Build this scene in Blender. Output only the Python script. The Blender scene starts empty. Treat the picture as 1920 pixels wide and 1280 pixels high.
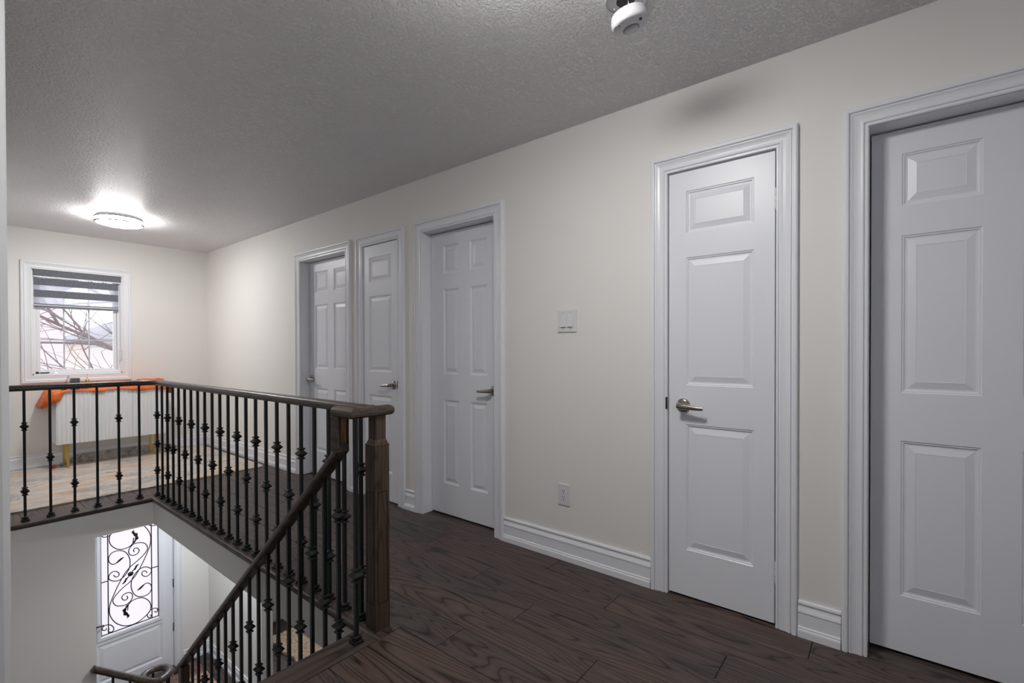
import bpy, math, random
from mathutils import Vector, Matrix
random.seed(7)
PI = math.pi
S = bpy.context.scene
COL = S.collection

# ------------------------------------------------------------------ camera, world, exposure
CAM_H = 1.19
cam_d = bpy.data.cameras.new('camera')
cam = bpy.data.objects.new('camera', cam_d)
COL.objects.link(cam)
S.camera = cam
cam_d.sensor_fit = 'HORIZONTAL'
cam_d.sensor_width = 36.0
cam_d.lens = 884.42 / 1920 * 36.0
cam_d.shift_y = 24.23 / 1920
cam_d.clip_start = 0.02
yw, pt, rl = math.radians(51.442), math.radians(-0.469), math.radians(-0.139)
fw = Vector((math.sin(yw) * math.cos(pt), math.cos(yw) * math.cos(pt), math.sin(pt)))
rt = Vector((math.cos(yw), -math.sin(yw), 0))
up = rt.cross(fw)
rt2 = rt * math.cos(rl) + up * math.sin(rl)
up2 = -rt * math.sin(rl) + up * math.cos(rl)
cam.matrix_world = Matrix(((rt2.x, up2.x, -fw.x, 0), (rt2.y, up2.y, -fw.y, 0),
                           (rt2.z, up2.z, -fw.z, CAM_H), (0, 0, 0, 1)))

wd = bpy.data.worlds.new('overcast_sky')
S.world = wd
wd.use_nodes = True
wd.node_tree.nodes['Background'].inputs[0].default_value = (0.93, 0.95, 1.0, 1)
SKY = 2.6
wd.node_tree.nodes['Background'].inputs[1].default_value = SKY

LAMP_FAR, FILL_NEAR, FILL_FOYER, FILL_LOW = 80.0, 77.0, 74.0, 40.0
S.view_settings.view_transform = 'Standard'
S.view_settings.look = 'None'
S.view_settings.gamma = 1
S.view_settings.use_curve_mapping = False
S.view_settings.exposure = 0.0

# ------------------------------------------------------------------ constants (metres)
W = 2.284        # right wall face
F = 6.81         # far wall face
CEIL = 2.44
LOW = -2.66      # lower floor
WX, WY = 1.161, 4.66   # stairwell opening corner
NEAR = 1.775     # top edge of the stair
LX = 0.121       # left wall face
RISE, RUN = 0.1925, 0.22


# ------------------------------------------------------------------ material helpers
def new_mat(name):
    m = bpy.data.materials.new(name)
    m.use_nodes = True
    nt = m.node_tree
    return m, nt, nt.nodes['Principled BSDF']


def nd(nt, t, **kw):
    n = nt.nodes.new(t)
    for k, v in kw.items():
        setattr(n, k, v)
    return n


def ramp(nt, stops, src):
    r = nd(nt, 'ShaderNodeValToRGB')
    e = r.color_ramp.elements
    while len(e) < len(stops):
        e.new(0.5)
    for i, (p, c) in enumerate(stops):
        e[i].position = p
        e[i].color = (*c, 1)
    nt.links.new(src, r.inputs[0])
    return r.outputs[0]


def bump(nt, b, src, strength, dist):
    n = nd(nt, 'ShaderNodeBump')
    n.inputs['Strength'].default_value = strength
    n.inputs['Distance'].default_value = dist
    nt.links.new(src, n.inputs['Height'])
    nt.links.new(n.outputs[0], b.inputs['Normal'])


def coords(nt, scale=(1, 1, 1), kind='Object', rnd=False):
    tc = nd(nt, 'ShaderNodeTexCoord')
    mp = nd(nt, 'ShaderNodeMapping')
    mp.inputs['Scale'].default_value = scale
    nt.links.new(tc.outputs[kind], mp.inputs[0])
    if rnd:
        oi = nd(nt, 'ShaderNodeObjectInfo')
        mu = nd(nt, 'ShaderNodeVectorMath', operation='SCALE')
        mu.inputs[0].default_value = (37.0, 71.0, 53.0)
        nt.links.new(oi.outputs['Random'], mu.inputs['Scale'])
        nt.links.new(mu.outputs[0], mp.inputs['Location'])
    return mp.outputs[0]


def noise(nt, vec, scale, detail=2, rough=0.5, dist=0.0):
    n = nd(nt, 'ShaderNodeTexNoise')
    n.inputs['Scale'].default_value = scale
    n.inputs['Detail'].default_value = detail
    n.inputs['Roughness'].default_value = rough
    n.inputs['Distortion'].default_value = dist
    nt.links.new(vec, n.inputs['Vector'])
    return n.outputs['Fac']


def math_n(nt, op, a, b=None):
    n = nd(nt, 'ShaderNodeMath', operation=op)
    for i, x in enumerate((a, b)):
        if x is None:
            continue
        if isinstance(x, (int, float)):
            n.inputs[i].default_value = x
        else:
            nt.links.new(x, n.inputs[i])
    return n.outputs[0]


def mix_c(nt, fac, a, b, mode='MIX'):
    n = nd(nt, 'ShaderNodeMix', data_type='RGBA', blend_type=mode)
    if isinstance(fac, (int, float)):
        n.inputs[0].default_value = fac
    else:
        nt.links.new(fac, n.inputs[0])
    for i, x in ((6, a), (7, b)):
        if isinstance(x, tuple):
            n.inputs[i].default_value = (*x, 1)
        else:
            nt.links.new(x, n.inputs[i])
    return n.outputs[2]


def plain(name, col, rough=0.5, metal=0.0, bump_scale=None, bump_str=0.1, bump_dist=0.001, spec=None):
    m, nt, b = new_mat(name)
    b.inputs['Base Color'].default_value = (*col, 1)
    b.inputs['Roughness'].default_value = rough
    b.inputs['Metallic'].default_value = metal
    if spec is not None:
        b.inputs['Specular IOR Level'].default_value = spec
    if bump_scale:
        bump(nt, b, noise(nt, coords(nt), bump_scale, 3), bump_str, bump_dist)
    return m


def wood(name, dark, mid, light, rough, rings=13.0, sx=4.2, sy=0.62, axis='Y', pore=0.5, tint=None):
    """stained oak: contour lines of a stretched noise field for the cathedral grain, fine pores along the board"""
    m, nt, b = new_mat(name)
    st = {'Y': (sx, sy, sx), 'X': (sy, sx, sx), 'Z': (sx, sx, sy)}[axis]
    sp = {'Y': (190, 5, 190), 'X': (5, 190, 190), 'Z': (190, 190, 5)}[axis]
    v = coords(nt, st, rnd=True)
    field = noise(nt, v, 1.0, 2, 0.45, 0.25)
    ring = math_n(nt, 'PINGPONG', math_n(nt, 'MULTIPLY', field, rings), 0.5)
    ring = math_n(nt, 'MULTIPLY', ring, 2.0)
    pores = noise(nt, coords(nt, sp, rnd=True), 1.0, 2, 0.6)
    line = ramp(nt, [(0.0, (0, 0, 0)), (0.28, (0.75, 0.75, 0.75)), (1.0, (1, 1, 1))], ring)
    c1 = mix_c(nt, line, dark, mid)
    patch = noise(nt, coords(nt, {'Y': (3, .7, 3), 'X': (.7, 3, 3), 'Z': (3, 3, .7)}[axis], rnd=True), 1.3, 1)
    c1 = mix_c(nt, ramp(nt, [(0.4, (0, 0, 0)), (0.68, (1, 1, 1))], patch), c1, mix_c(nt, line, dark, light))
    pr = ramp(nt, [(0.36, (0.45, 0.45, 0.45)), (0.52, (1, 1, 1))], pores)
    c2 = mix_c(nt, pore, c1, mix_c(nt, 1.0, c1, pr, 'MULTIPLY'))
    if tint:
        oi = nd(nt, 'ShaderNodeObjectInfo')
        tr = ramp(nt, tint, oi.outputs['Random'])
        c2 = mix_c(nt, 1.0, c2, tr, 'MULTIPLY')
    nt.links.new(c2, b.inputs['Base Color'])
    b.inputs['Roughness'].default_value = rough
    b.inputs['Specular IOR Level'].default_value = 0.35
    h = math_n(nt, 'ADD', math_n(nt, 'MULTIPLY', pores, 0.6), math_n(nt, 'MULTIPLY', ring, 0.5))
    bump(nt, b, h, 0.25, 0.0008)
    return m


M = {}
M['wall'] = plain('wall_paint', (0.83, 0.812, 0.785), 0.62, bump_scale=90, bump_str=0.10, bump_dist=0.0015)
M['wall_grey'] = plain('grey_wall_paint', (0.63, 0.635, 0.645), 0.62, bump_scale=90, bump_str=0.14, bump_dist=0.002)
M['trim'] = plain('trim_paint', (0.83, 0.84, 0.885), 0.30)
M['window_white'] = plain('window_vinyl', (0.86, 0.87, 0.90), 0.4)

m, nt, b = new_mat('ceiling_stipple')
b.inputs['Base Color'].default_value = (0.90, 0.89, 0.90, 1)
b.inputs['Roughness'].default_value = 0.42
cv = coords(nt)
n1 = noise(nt, cv, 85, 3, 0.55)
st = ramp(nt, [(0.46, (0, 0, 0)), (0.62, (1, 1, 1))], n1)
bump(nt, b, st, 0.9, 0.006)
M['ceiling'] = m

m, nt, b = new_mat('door_paint')
b.inputs['Base Color'].default_value = (0.822, 0.836, 0.89, 1)
b.inputs['Roughness'].default_value = 0.36
fld = noise(nt, coords(nt, (5.5, 5.5, 1.1), rnd=True), 1.0, 1, 0.4, 0.2)
rg = math_n(nt, 'PINGPONG', math_n(nt, 'MULTIPLY', fld, 17.0), 0.5)
fine = noise(nt, coords(nt, (170, 170, 7)), 1.0, 1)
bump(nt, b, math_n(nt, 'ADD', math_n(nt, 'MULTIPLY', rg, 0.8), math_n(nt, 'MULTIPLY', fine, 0.5)), 0.30, 0.0014)
M['door'] = m

TINT = [(0.0, (0.80, 0.80, 0.82)), (0.35, (1.0, 0.97, 0.95)), (0.65, (1.12, 1.0, 0.95)), (1.0, (0.90, 0.92, 0.94))]
M['floor'] = wood('dark_oak_floor', (0.016, 0.011, 0.010), (0.088, 0.070, 0.064), (0.115, 0.080, 0.068), 0.42, rings=30, sx=4.4, sy=0.5, pore=.75, tint=TINT)
M['floor_x'] = wood('dark_oak_nosing', (0.018, 0.013, 0.011), (0.080, 0.063, 0.056), (0.095, 0.070, 0.060), 0.42, rings=26, sx=4.4, sy=.5, axis='X', pore=.7, tint=TINT)
M['rail'] = wood('dark_oak_rail', (0.030, 0.023, 0.019), (0.074, 0.056, 0.047), (0.098, 0.072, 0.058), 0.33, rings=9, sx=9, sy=1.2)
M['newel'] = wood('brown_oak_post', (0.030, 0.019, 0.013), (0.076, 0.051, 0.037), (0.098, 0.064, 0.044), 0.38, rings=9, sx=9, sy=1.0, axis='Z')
M['fillet'] = wood('raw_oak_fillet', (0.12, 0.055, 0.02), (0.24, 0.12, 0.045), (0.28, 0.14, 0.055), 0.5, rings=8, sx=9, sy=1.0, axis='Z')
M['groove'] = plain('groove_stain', (0.004, 0.003, 0.002), 0.6)
M['iron'] = plain('black_iron', (0.012, 0.012, 0.013), 0.42, 0.3)
M['nickel'] = plain('satin_nickel', (0.45, 0.41, 0.37), 0.22, 1.0)
M['hinge'] = plain('painted_hinge', (0.70, 0.71, 0.74), 0.35)
M['darkmetal'] = plain('dark_bronze', (0.05, 0.042, 0.036), 0.35, 0.8)
M['plastic'] = plain('white_plastic', (0.66, 0.66, 0.68), 0.35)
M['plate'] = plain('white_wall_plate', (0.74, 0.735, 0.75), 0.3)
M['black'] = plain('black_plastic', (0.012, 0.012, 0.014), 0.5)
M['steel'] = plain('galvanised_steel', (0.48, 0.48, 0.50), 0.38, 0.7)
M['copper'] = plain('copper_wire', (0.80, 0.40, 0.28), 0.35, 0.6)
M['ringmetal'] = plain('brushed_ring', (0.10, 0.10, 0.115), 0.45, 0.5)
M['gold'] = plain('brass_gold', (0.62, 0.42, 0.10), 0.3, 0.9)
M['lacquer'] = plain('white_lacquer', (0.82, 0.83, 0.84), 0.35)
M['red'] = plain('red_fabric', (0.50, 0.03, 0.02), 0.7)
M['green'] = plain('green_fabric', (0.02, 0.16, 0.06), 0.7)
M['stem'] = plain('stem_fabric', (0.10, 0.13, 0.06), 0.7)

m, nt, b = new_mat('orange_cloth')
v = noise(nt, coords(nt, (6, 6, 14)), 2.2, 3)
nt.links.new(ramp(nt, [(0.3, (0.55, 0.085, 0.012)), (0.7, (0.85, 0.19, 0.02))], v), b.inputs['Base Color'])
b.inputs['Roughness'].default_value = 0.55
bump(nt, b, v, 0.5, 0.01)
M['orange'] = m


def lampmat(name, strength, col=(1.0, 0.985, 0.965)):
    m, nt, b = new_mat(name)
    b.inputs['Base Color'].default_value = (0.9, 0.9, 0.9, 1)
    b.inputs['Emission Color'].default_value = (*col, 1)
    b.inputs['Emission Strength'].default_value = strength
    return m


# rug: pale ground, grey-blue streaks, apricot patches
m, nt, b = new_mat('faded_rug')
c0 = coords(nt, (1, 1, 1))
big = noise(nt, coords(nt, (1.6, 2.6, 1)), 1.5, 4, 0.6, 0.6)
apr = noise(nt, coords(nt, (2.2, 2.6, 1)), 1.4, 4, 0.62, 0.3)
strk = noise(nt, coords(nt, (26, 60, 1)), 1.0, 5, 0.8, 0.8)
spk = noise(nt, coords(nt, (120, 160, 1)), 1.0, 2, 0.7)
mott = noise(nt, coords(nt, (5, 7, 1)), 1.0, 6, 0.75, 0.4)
base = mix_c(nt, ramp(nt, [(0.30, (0, 0, 0)), (0.62, (1, 1, 1))], mott), (0.42, 0.385, 0.355), (0.68, 0.605, 0.545))
base = mix_c(nt, math_n(nt, 'MULTIPLY', ramp(nt, [(0.50, (0, 0, 0)), (0.62, (1, 1, 1))], apr), ramp(nt, [(0.34, (0.15, 0.15, 0.15)), (0.58, (0.8, 0.8, 0.8))], mott)), base, (0.66, 0.42, 0.235))
blue = math_n(nt, 'MULTIPLY', ramp(nt, [(0.50, (0, 0, 0)), (0.60, (1, 1, 1))], big), ramp(nt, [(0.46, (0, 0, 0)), (0.56, (1, 1, 1))], strk))
base = mix_c(nt, math_n(nt, 'MULTIPLY', blue, 0.9), base, (0.16, 0.21, 0.25))
base = mix_c(nt, ramp(nt, [(0.28, (0.35, 0.35, 0.35)), (0.46, (0, 0, 0))], spk), base, (0.33, 0.30, 0.28))
nt.links.new(base, b.inputs['Base Color'])
b.inputs['Roughness'].default_value = 0.95
bump(nt, b, noise(nt, coords(nt, (300, 300, 300)), 1.0, 1), 0.4, 0.003)
M['rug'] = m

m, nt, b = new_mat('shaggy_beige')
v = noise(nt, coords(nt), 26, 4, 0.65)
nt.links.new(ramp(nt, [(0.30, (0.38, 0.25, 0.14)), (0.48, (0.82, 0.64, 0.45)), (0.72, (0.93, 0.81, 0.63))], v), b.inputs['Base Color'])
b.inputs['Roughness'].default_value = 1.0
bump(nt, b, v, 1.0, 0.03)
M['shag'] = m

m, nt, b = new_mat('entry_mat')
wv = nd(nt, 'ShaderNodeTexNoise')
wv.inputs['Scale'].default_value = 1.0
nt.links.new(coords(nt, (30, 70, 1)), wv.inputs['Vector'])
sx = nd(nt, 'ShaderNodeSeparateXYZ')
nt.links.new(coords(nt, (1, 1, 1)), sx.inputs[0])
band = math_n(nt, 'GREATER_THAN', sx.outputs['Y'], 0.10)
cc = mix_c(nt, band, (0.62, 0.40, 0.26), (0.16, 0.06, 0.06))
strp = math_n(nt, 'GREATER_THAN', math_n(nt, 'FRACT', math_n(nt, 'MULTIPLY', sx.outputs['Y'], 11.0)), 0.82)
cc = mix_c(nt, strp, cc, (0.03, 0.02, 0.02))
cc = mix_c(nt, ramp(nt, [(0.4, (0, 0, 0)), (0.62, (0.7, 0.7, 0.7))], wv.outputs['Fac']), cc, (0.30, 0.20, 0.17))
nt.links.new(cc, b.inputs['Base Color'])
b.inputs['Roughness'].default_value = 0.95
M['mat'] = m

# blind fabrics
m, nt, b = new_mat('charcoal_blind_fabric')
v = noise(nt, coords(nt, (60, 1, 420)), 1.0, 3, 0.6)
nt.links.new(ramp(nt, [(0.35, (0.085, 0.09, 0.11)), (0.68, (0.23, 0.24, 0.275))], v), b.inputs['Base Color'])
b.inputs['Roughness'].default_value = 0.85
M['blind'] = m

m, nt, b = new_mat('sheer_blind_fabric')
nt.nodes.remove(b)
out = nt.nodes['Material Output']
tr = nd(nt, 'ShaderNodeBsdfTransparent')
tl = nd(nt, 'ShaderNodeBsdfTranslucent')
tl.inputs[0].default_value = (0.75, 0.76, 0.80, 1)
ms = nd(nt, 'ShaderNodeMixShader')
ms.inputs[0].default_value = 0.5
nt.links.new(tr.outputs[0], ms.inputs[1])
nt.links.new(tl.outputs[0], ms.inputs[2])
nt.links.new(ms.outputs[0], out.inputs[0])
M['sheer'] = m

m, nt, b = new_mat('window_glass')
nt.nodes.remove(b)
out = nt.nodes['Material Output']
tr = nd(nt, 'ShaderNodeBsdfTransparent')
tr.inputs[0].default_value = (0.96, 0.97, 0.98, 1)
gl = nd(nt, 'ShaderNodeBsdfGlossy')
gl.inputs['Roughness'].default_value = 0.02
ms = nd(nt, 'ShaderNodeMixShader')
ms.inputs[0].default_value = 0.05
nt.links.new(tr.outputs[0], ms.inputs[1])
nt.links.new(gl.outputs[0], ms.inputs[2])
nt.links.new(ms.outputs[0], out.inputs[0])
M['glass'] = m

m, nt, b = new_mat('frosted_glass')
nt.nodes.remove(b)
out = nt.nodes['Material Output']
tl = nd(nt, 'ShaderNodeBsdfTranslucent')
tl.inputs[0].default_value = (0.86, 0.835, 0.865, 1)
df = nd(nt, 'ShaderNodeBsdfDiffuse')
df.inputs[0].default_value = (0.6, 0.6, 0.62, 1)
ms = nd(nt, 'ShaderNodeMixShader')
ms.inputs[0].default_value = 0.12
nt.links.new(tl.outputs[0], ms.inputs[1])
nt.links.new(df.outputs[0], ms.inputs[2])
nt.links.new(ms.outputs[0], out.inputs[0])
M['frost'] = m

m, nt, b = new_mat('house_brick')
br = nd(nt, 'ShaderNodeTexBrick')
br.inputs['Color1'].default_value = (0.62, 0.42, 0.36, 1)
br.inputs['Color2'].default_value = (0.74, 0.53, 0.45, 1)
br.inputs['Mortar'].default_value = (0.70, 0.66, 0.63, 1)
br.inputs['Scale'].default_value = 4.0
nt.links.new(coords(nt, (1, 1, 1)), br.inputs['Vector'])
nt.links.new(br.outputs[0], b.inputs['Base Color'])
b.inputs['Roughness'].default_value = 0.9
M['brick'] = m
M['siding'] = plain('pale_siding', (0.62, 0.535, 0.53), 0.8)
M['shingle'] = plain('grey_shingle', (0.34, 0.33, 0.36), 0.9, bump_scale=20, bump_str=0.4, bump_dist=0.02)
M['bark'] = plain('grey_bark', (0.23, 0.18, 0.18), 0.9, bump_scale=60, bump_str=0.5, bump_dist=0.005)
M['snow'] = plain('pale_ground', (0.60, 0.60, 0.62), 0.9)
M['dark'] = plain('dark_pane', (0.10, 0.11, 0.13), 0.2)


# ------------------------------------------------------------------ geometry helpers
class MB:
    def __init__(s):
        s.v, s.f, s.sm = [], [], []

    def add(s, vs, fs, smooth=False):
        o = len(s.v)
        s.v += [tuple(p) for p in vs]
        s.f += [tuple(i + o for i in f) for f in fs]
        s.sm += [smooth] * len(fs)
        return s

    def box(s, x0, x1, y0, y1, z0, z1):
        if x0 > x1: x0, x1 = x1, x0
        if y0 > y1: y0, y1 = y1, y0
        if z0 > z1: z0, z1 = z1, z0
        return s.add([(x0, y0, z0), (x1, y0, z0), (x1, y1, z0), (x0, y1, z0), (x0, y0, z1), (x1, y0, z1), (x1, y1, z1), (x0, y1, z1)],
                     [(0, 3, 2, 1), (4, 5, 6, 7), (0, 1, 5, 4), (1, 2, 6, 5), (2, 3, 7, 6), (3, 0, 4, 7)])

    def cbox(s, x0, x1, y0, y1, z0, z1, c):
        """box with chamfered top edges"""
        return s.add([(x0, y0, z0), (x1, y0, z0), (x1, y1, z0), (x0, y1, z0), (x0, y0, z1 - c), (x1, y0, z1 - c), (x1, y1, z1 - c), (x0, y1, z1 - c),
                      (x0 + c, y0 + c, z1), (x1 - c, y0 + c, z1), (x1 - c, y1 - c, z1), (x0 + c, y1 - c, z1)],
                     [(0, 3, 2, 1), (0, 1, 5, 4), (1, 2, 6, 5), (2, 3, 7, 6), (3, 0, 4, 7), (4, 5, 9, 8), (5, 6, 10, 9), (6, 7, 11, 10), (7, 4, 8, 11), (8, 9, 10, 11)])

    def rings(s, rs, smooth=False, cap0=True, cap1=True, closed=True):
        """skin a list of equal-length point rings"""
        n = len(rs[0])
        vs = [p for r in rs for p in r]
        fs = []
        for i in range(len(rs) - 1):
            for j in range(n if closed else n - 1):
                k = (j + 1) % n
                fs.append((i * n + j, i * n + k, (i + 1) * n + k, (i + 1) * n + j))
        s.add(vs, fs, smooth)
        if cap0: s.add(rs[0], [tuple(reversed(range(n)))])
        if cap1: s.add(rs[-1], [tuple(range(n))])
        return s

    def lathe(s, prof, n=24, c=(0, 0, 0), axis='Z', smooth=True, rot=0.0, cap0=True, cap1=True):
        """prof: (radius, height) along axis"""
        rs = []
        for r, h in prof:
            ring = []
            for j in range(n):
                a = rot + 2 * PI * j / n
                x, y = r * math.cos(a), r * math.sin(a)
                p = {'Z': (x, y, h), 'Y': (x, h, -y), 'X': (h, x, y)}[axis]
                ring.append((p[0] + c[0], p[1] + c[1], p[2] + c[2]))
            rs.append(ring)
        return s.rings(rs, smooth, cap0, cap1)

    def tube(s, path, r, n=6, smooth=True):
        pts = [Vector(p) for p in path]
        rr = r if isinstance(r, (list, tuple)) else [r] * len(pts)
        rs = []
        ref = None
        for i, p in enumerate(pts):
            t = (pts[min(i + 1, len(pts) - 1)] - pts[max(i - 1, 0)])
            if t.length < 1e-9: t = Vector((0, 0, 1))
            t.normalize()
            if ref is None:
                ref = Vector((0, 0, 1)) if abs(t.z) < 0.9 else Vector((1, 0, 0))
            a = ref - t * ref.dot(t)
            if a.length < 1e-6: a = t.orthogonal()
            a.normalize()
            ref = a
            b_ = t.cross(a)
            rs.append([tuple(p + a * (rr[i] * math.cos(2 * PI * j / n)) + b_ * (rr[i] * math.sin(2 * PI * j / n))) for j in range(n)])
        return s.rings(rs, smooth)

    def sweep(s, prof, path, upv=(0, 0, 1), smooth=False, cap=True):
        """profile (side, up) swept along a polyline with mitred corners"""
        pts = [Vector(p) for p in path]
        seg = [(pts[i + 1] - pts[i]).normalized() for i in range(len(pts) - 1)]
        rs = []
        for i, p in enumerate(pts):
            t = seg[min(i, len(seg) - 1)] if i == 0 else seg[i - 1]
            tn = seg[min(i, len(seg) - 1)]
            nrm = (t + tn).normalized() if (t + tn).length > 1e-6 else t
            u0 = upv(i) if callable(upv) else upv
            side = t.cross(Vector(u0)).normalized()
            upd = side.cross(t).normalized()
            ring = []
            for a, b_ in prof:
                o = side * a + upd * b_
                o = o - t * (o.dot(nrm) / t.dot(nrm))
                ring.append(tuple(p + o))
            rs.append(ring)
        return s.rings(rs, smooth, cap, cap)

    def build(s, name, mat, parent=None, loc=None, rz=0.0, bevel=None, auto=None):
        me = bpy.data.meshes.new(name)
        me.from_pydata(s.v, [], s.f)
        me.materials.append(M[mat] if isinstance(mat, str) else mat)
        for p, sm in zip(me.polygons, s.sm):
            p.use_smooth = sm
        import bmesh
        bm = bmesh.new()
        bm.from_mesh(me)
        bmesh.ops.recalc_face_normals(bm, faces=bm.faces)
        bm.to_mesh(me)
        bm.free()
        return link(name, me, parent, loc, rz, bevel)


def link(name, me, parent=None, loc=None, rz=0.0, bevel=None):
    o = bpy.data.objects.new(name, me)
    COL.objects.link(o)
    if parent: o.parent = parent
    if loc: o.location = loc
    if rz: o.rotation_euler = (0, 0, rz)
    if bevel:
        bv = o.modifiers.new('edge', 'BEVEL')
        bv.width = bevel
        bv.segments = 2
        bv.limit_method = 'ANGLE'
    return o


def thing(name, label, cat, loc=(0, 0, 0), rz=0.0, group=None, kind=None):
    o = link(name, None, None, loc, rz)
    o.empty_display_size = 0.05
    return tag(o, label, cat, group, kind)


def tag(o, label, cat, group=None, kind=None):
    o['label'] = label
    o['category'] = cat
    if group: o['group'] = group
    if kind: o['kind'] = kind
    return o


def struct(o, label, cat):
    return tag(o, label, cat, kind='structure')


def catmull(pts, k=5):
    P = [Vector(p) for p in pts]
    out = []
    for i in range(len(P) - 1):
        p0, p1, p2, p3 = P[max(i - 1, 0)], P[i], P[i + 1], P[min(i + 2, len(P) - 1)]
        for j in range(k):
            t = j / k
            out.append(0.5 * ((2 * p1) + (p2 - p0) * t + (2 * p0 - 5 * p1 + 4 * p2 - p3) * t * t + (3 * p1 - p0 - 3 * p2 + p3) * t ** 3))
    out.append(P[-1])
    return out


RZ = -PI / 2      # frame of things on the right wall: x runs right, y into the wall

# ------------------------------------------------------------------ setting: slabs and walls
mb = MB()
mb.box(-1.6, 2.55, -2.2, 1.735, -0.21, -0.016)
mb.box(1.20, 2.55, 1.735, F + .1, -0.21, -0.016)
mb.box(LX - .1, 1.20, 4.70, F + .1, -0.21, -0.016)
floor = struct(mb.build('floor', 'groove'), 'dark stained oak plank floor of the upper hallway', 'floor')


def plank(x0, x1, y0, y1, z0, z1, mat, parent, g=0.0011):
    cx, cy = (x0 + x1) / 2, (y0 + y1) / 2
    hx, hy = (x1 - x0) / 2 - g, (y1 - y0) / 2 - g
    return MB().cbox(-hx, hx, -hy, hy, z0, z1, 0.0012).build('plank', mat, parent, (cx, cy, 0))


PW, PL = 0.168, 1.212
JOINT = {3: 1.700, 2: 1.295, 4: 1.018, 5: 0.237, 1: 0.87, 0: 1.42, -1: 1.05, -2: 0.42}


def plank_column(k, y0, y1, joint, parent):
    x0, x1 = 1.281 + PW * k, 1.281 + PW * (k + 1)
    ys = [y0]
    j = joint - math.ceil((joint - y0) / PL) * PL
    while j < y1:
        if j > y0 + 0.05 and j < y1 - 0.05: ys.append(j)
        j += PL
    ys.append(y1)
    for a, b_ in zip(ys[:-1], ys[1:]):
        plank(x0, x1, a, b_, -0.016, 0.0, 'floor', parent)


for k in range(-15, 7):
    jt = JOINT.get(k, 0.31 + (k * 0.437) % PL)
    if k >= 0:
        plank_column(k, -2.1, F, jt, floor)
    else:
        plank_column(k, -2.1, 1.64, jt, floor)
        if 1.281 + PW * k > LX - .05:
            plank_column(k, 4.79, F, jt + 0.5, floor)

# rounded nosing boards round the stairwell
nz = [(0, -.032), (0.0, 0.0), (-.122, 0.0), (-.132, -.003), (-.137, -.010), (-.137, -.022), (-.132, -.029), (-.122, -.032)]


def nosing(path, wid, mat):
    pr = [(a * wid / .137, c) for a, c in nz]
    return MB().sweep(pr, path).build('nosing_board', mat, floor)


nosing([(1.281, 1.64, 0.0008), (1.281, 4.79, 0.0008)], .12, 'floor')
nosing([(1.160, 4.79, 0.0008), (LX, 4.79, 0.0008)], .13, 'floor_x')
nosing([(LX, 1.64, 0.0008), (1.160, 1.64, 0.0008)], .135, 'floor_x')
# stairwell faces below the nosing
mb = MB().box(1.175, 1.20, 1.735, 4.70, -0.215, -0.034).box(.812, 1.175, 4.675, 4.70, -0.215, -0.034).box(LX, 1.175, 1.735, 1.755, -0.215, -0.034)
struct(mb.build('wall_stairwell', 'wall'), 'beige painted edge of the stairwell opening below the nosing', 'wall')

OPEN = [(-0.69, 0.06), (0.374, 0.844), (1.962, 2.65), (2.933, 3.393), (3.64, 4.42)]
HEAD = 2.048
mb = MB()
y = -2.2
for a, b_ in OPEN:
    mb.box(W, W + .12, y, a, -.01, CEIL)
    mb.box(W, W + .12, a, b_, HEAD, CEIL)
    y = b_
mb.box(W, W + .12, y, F + .12, -.01, CEIL)
mb.box(W + .14, W + .16, -2.2, F + .12, -.01, CEIL)  # unseen backing sheet added to keep sky light out of the door gaps
struct(mb.build('wall_right', 'wall'), 'long cream painted hallway wall with five white doors', 'wall')

WO = (0.71, 1.43, 0.95, 2.036)      # upper window opening
DO = (1.075, 1.922, LOW, -0.595)    # front door opening
mb = MB()
mb.box(-0.2, WO[0], F, F + .14, -.21, CEIL).box(WO[1], W + .14, F, F + .14, -.21, CEIL)
mb.box(WO[0], WO[1], F, F + .14, -.21, WO[2]).box(WO[0], WO[1], F, F + .14, WO[3], CEIL)
mb.box(-0.2, DO[0], F, F + .14, LOW, -.21).box(DO[1], 2.9, F, F + .14, LOW, -.21).box(DO[0], DO[1], F, F + .14, DO[3], -.21)
mb.box(2.9, 4.5, F, F + .14, LOW, -1.9).box(2.9, 4.5, F, F + .14, -.6, -.21).box(4.5, 5.2, F, F + .14, LOW, -.21)  # unseen opening added beside the front door to daylight the lower room
struct(mb.build('wall_far', 'wall'), 'cream end wall with the window above and the front door below', 'wall')

mb = MB().box(-1.6, LX, 1.5, 1.62, -.016, CEIL).box(LX - .12, LX, 1.62, F + .1, LOW, CEIL)
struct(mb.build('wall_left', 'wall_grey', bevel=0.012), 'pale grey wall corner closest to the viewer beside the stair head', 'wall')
BW = (-.6, .6, .95, 2.0)     # unseen window opening added behind the viewer for fill daylight
mb = MB().box(-1.72, -1.6, -2.32, 1.62, -.21, CEIL).box(-1.6, BW[0], -2.32, -2.2, -.21, CEIL).box(BW[1], W + .16, -2.32, -2.2, -.21, CEIL)
mb.box(BW[0], BW[1], -2.32, -2.2, -.21, BW[2]).box(BW[0], BW[1], -2.32, -2.2, BW[3], CEIL)
struct(mb.build('wall_back', 'wall'), 'cream walls behind the viewer closing the hallway', 'wall')
struct(MB().box(-1.72, W + .3, -2.32, F + .14, CEIL, CEIL + .1).build('ceiling', 'ceiling'), 'white stippled ceiling of the upper hallway', 'ceiling')

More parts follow.
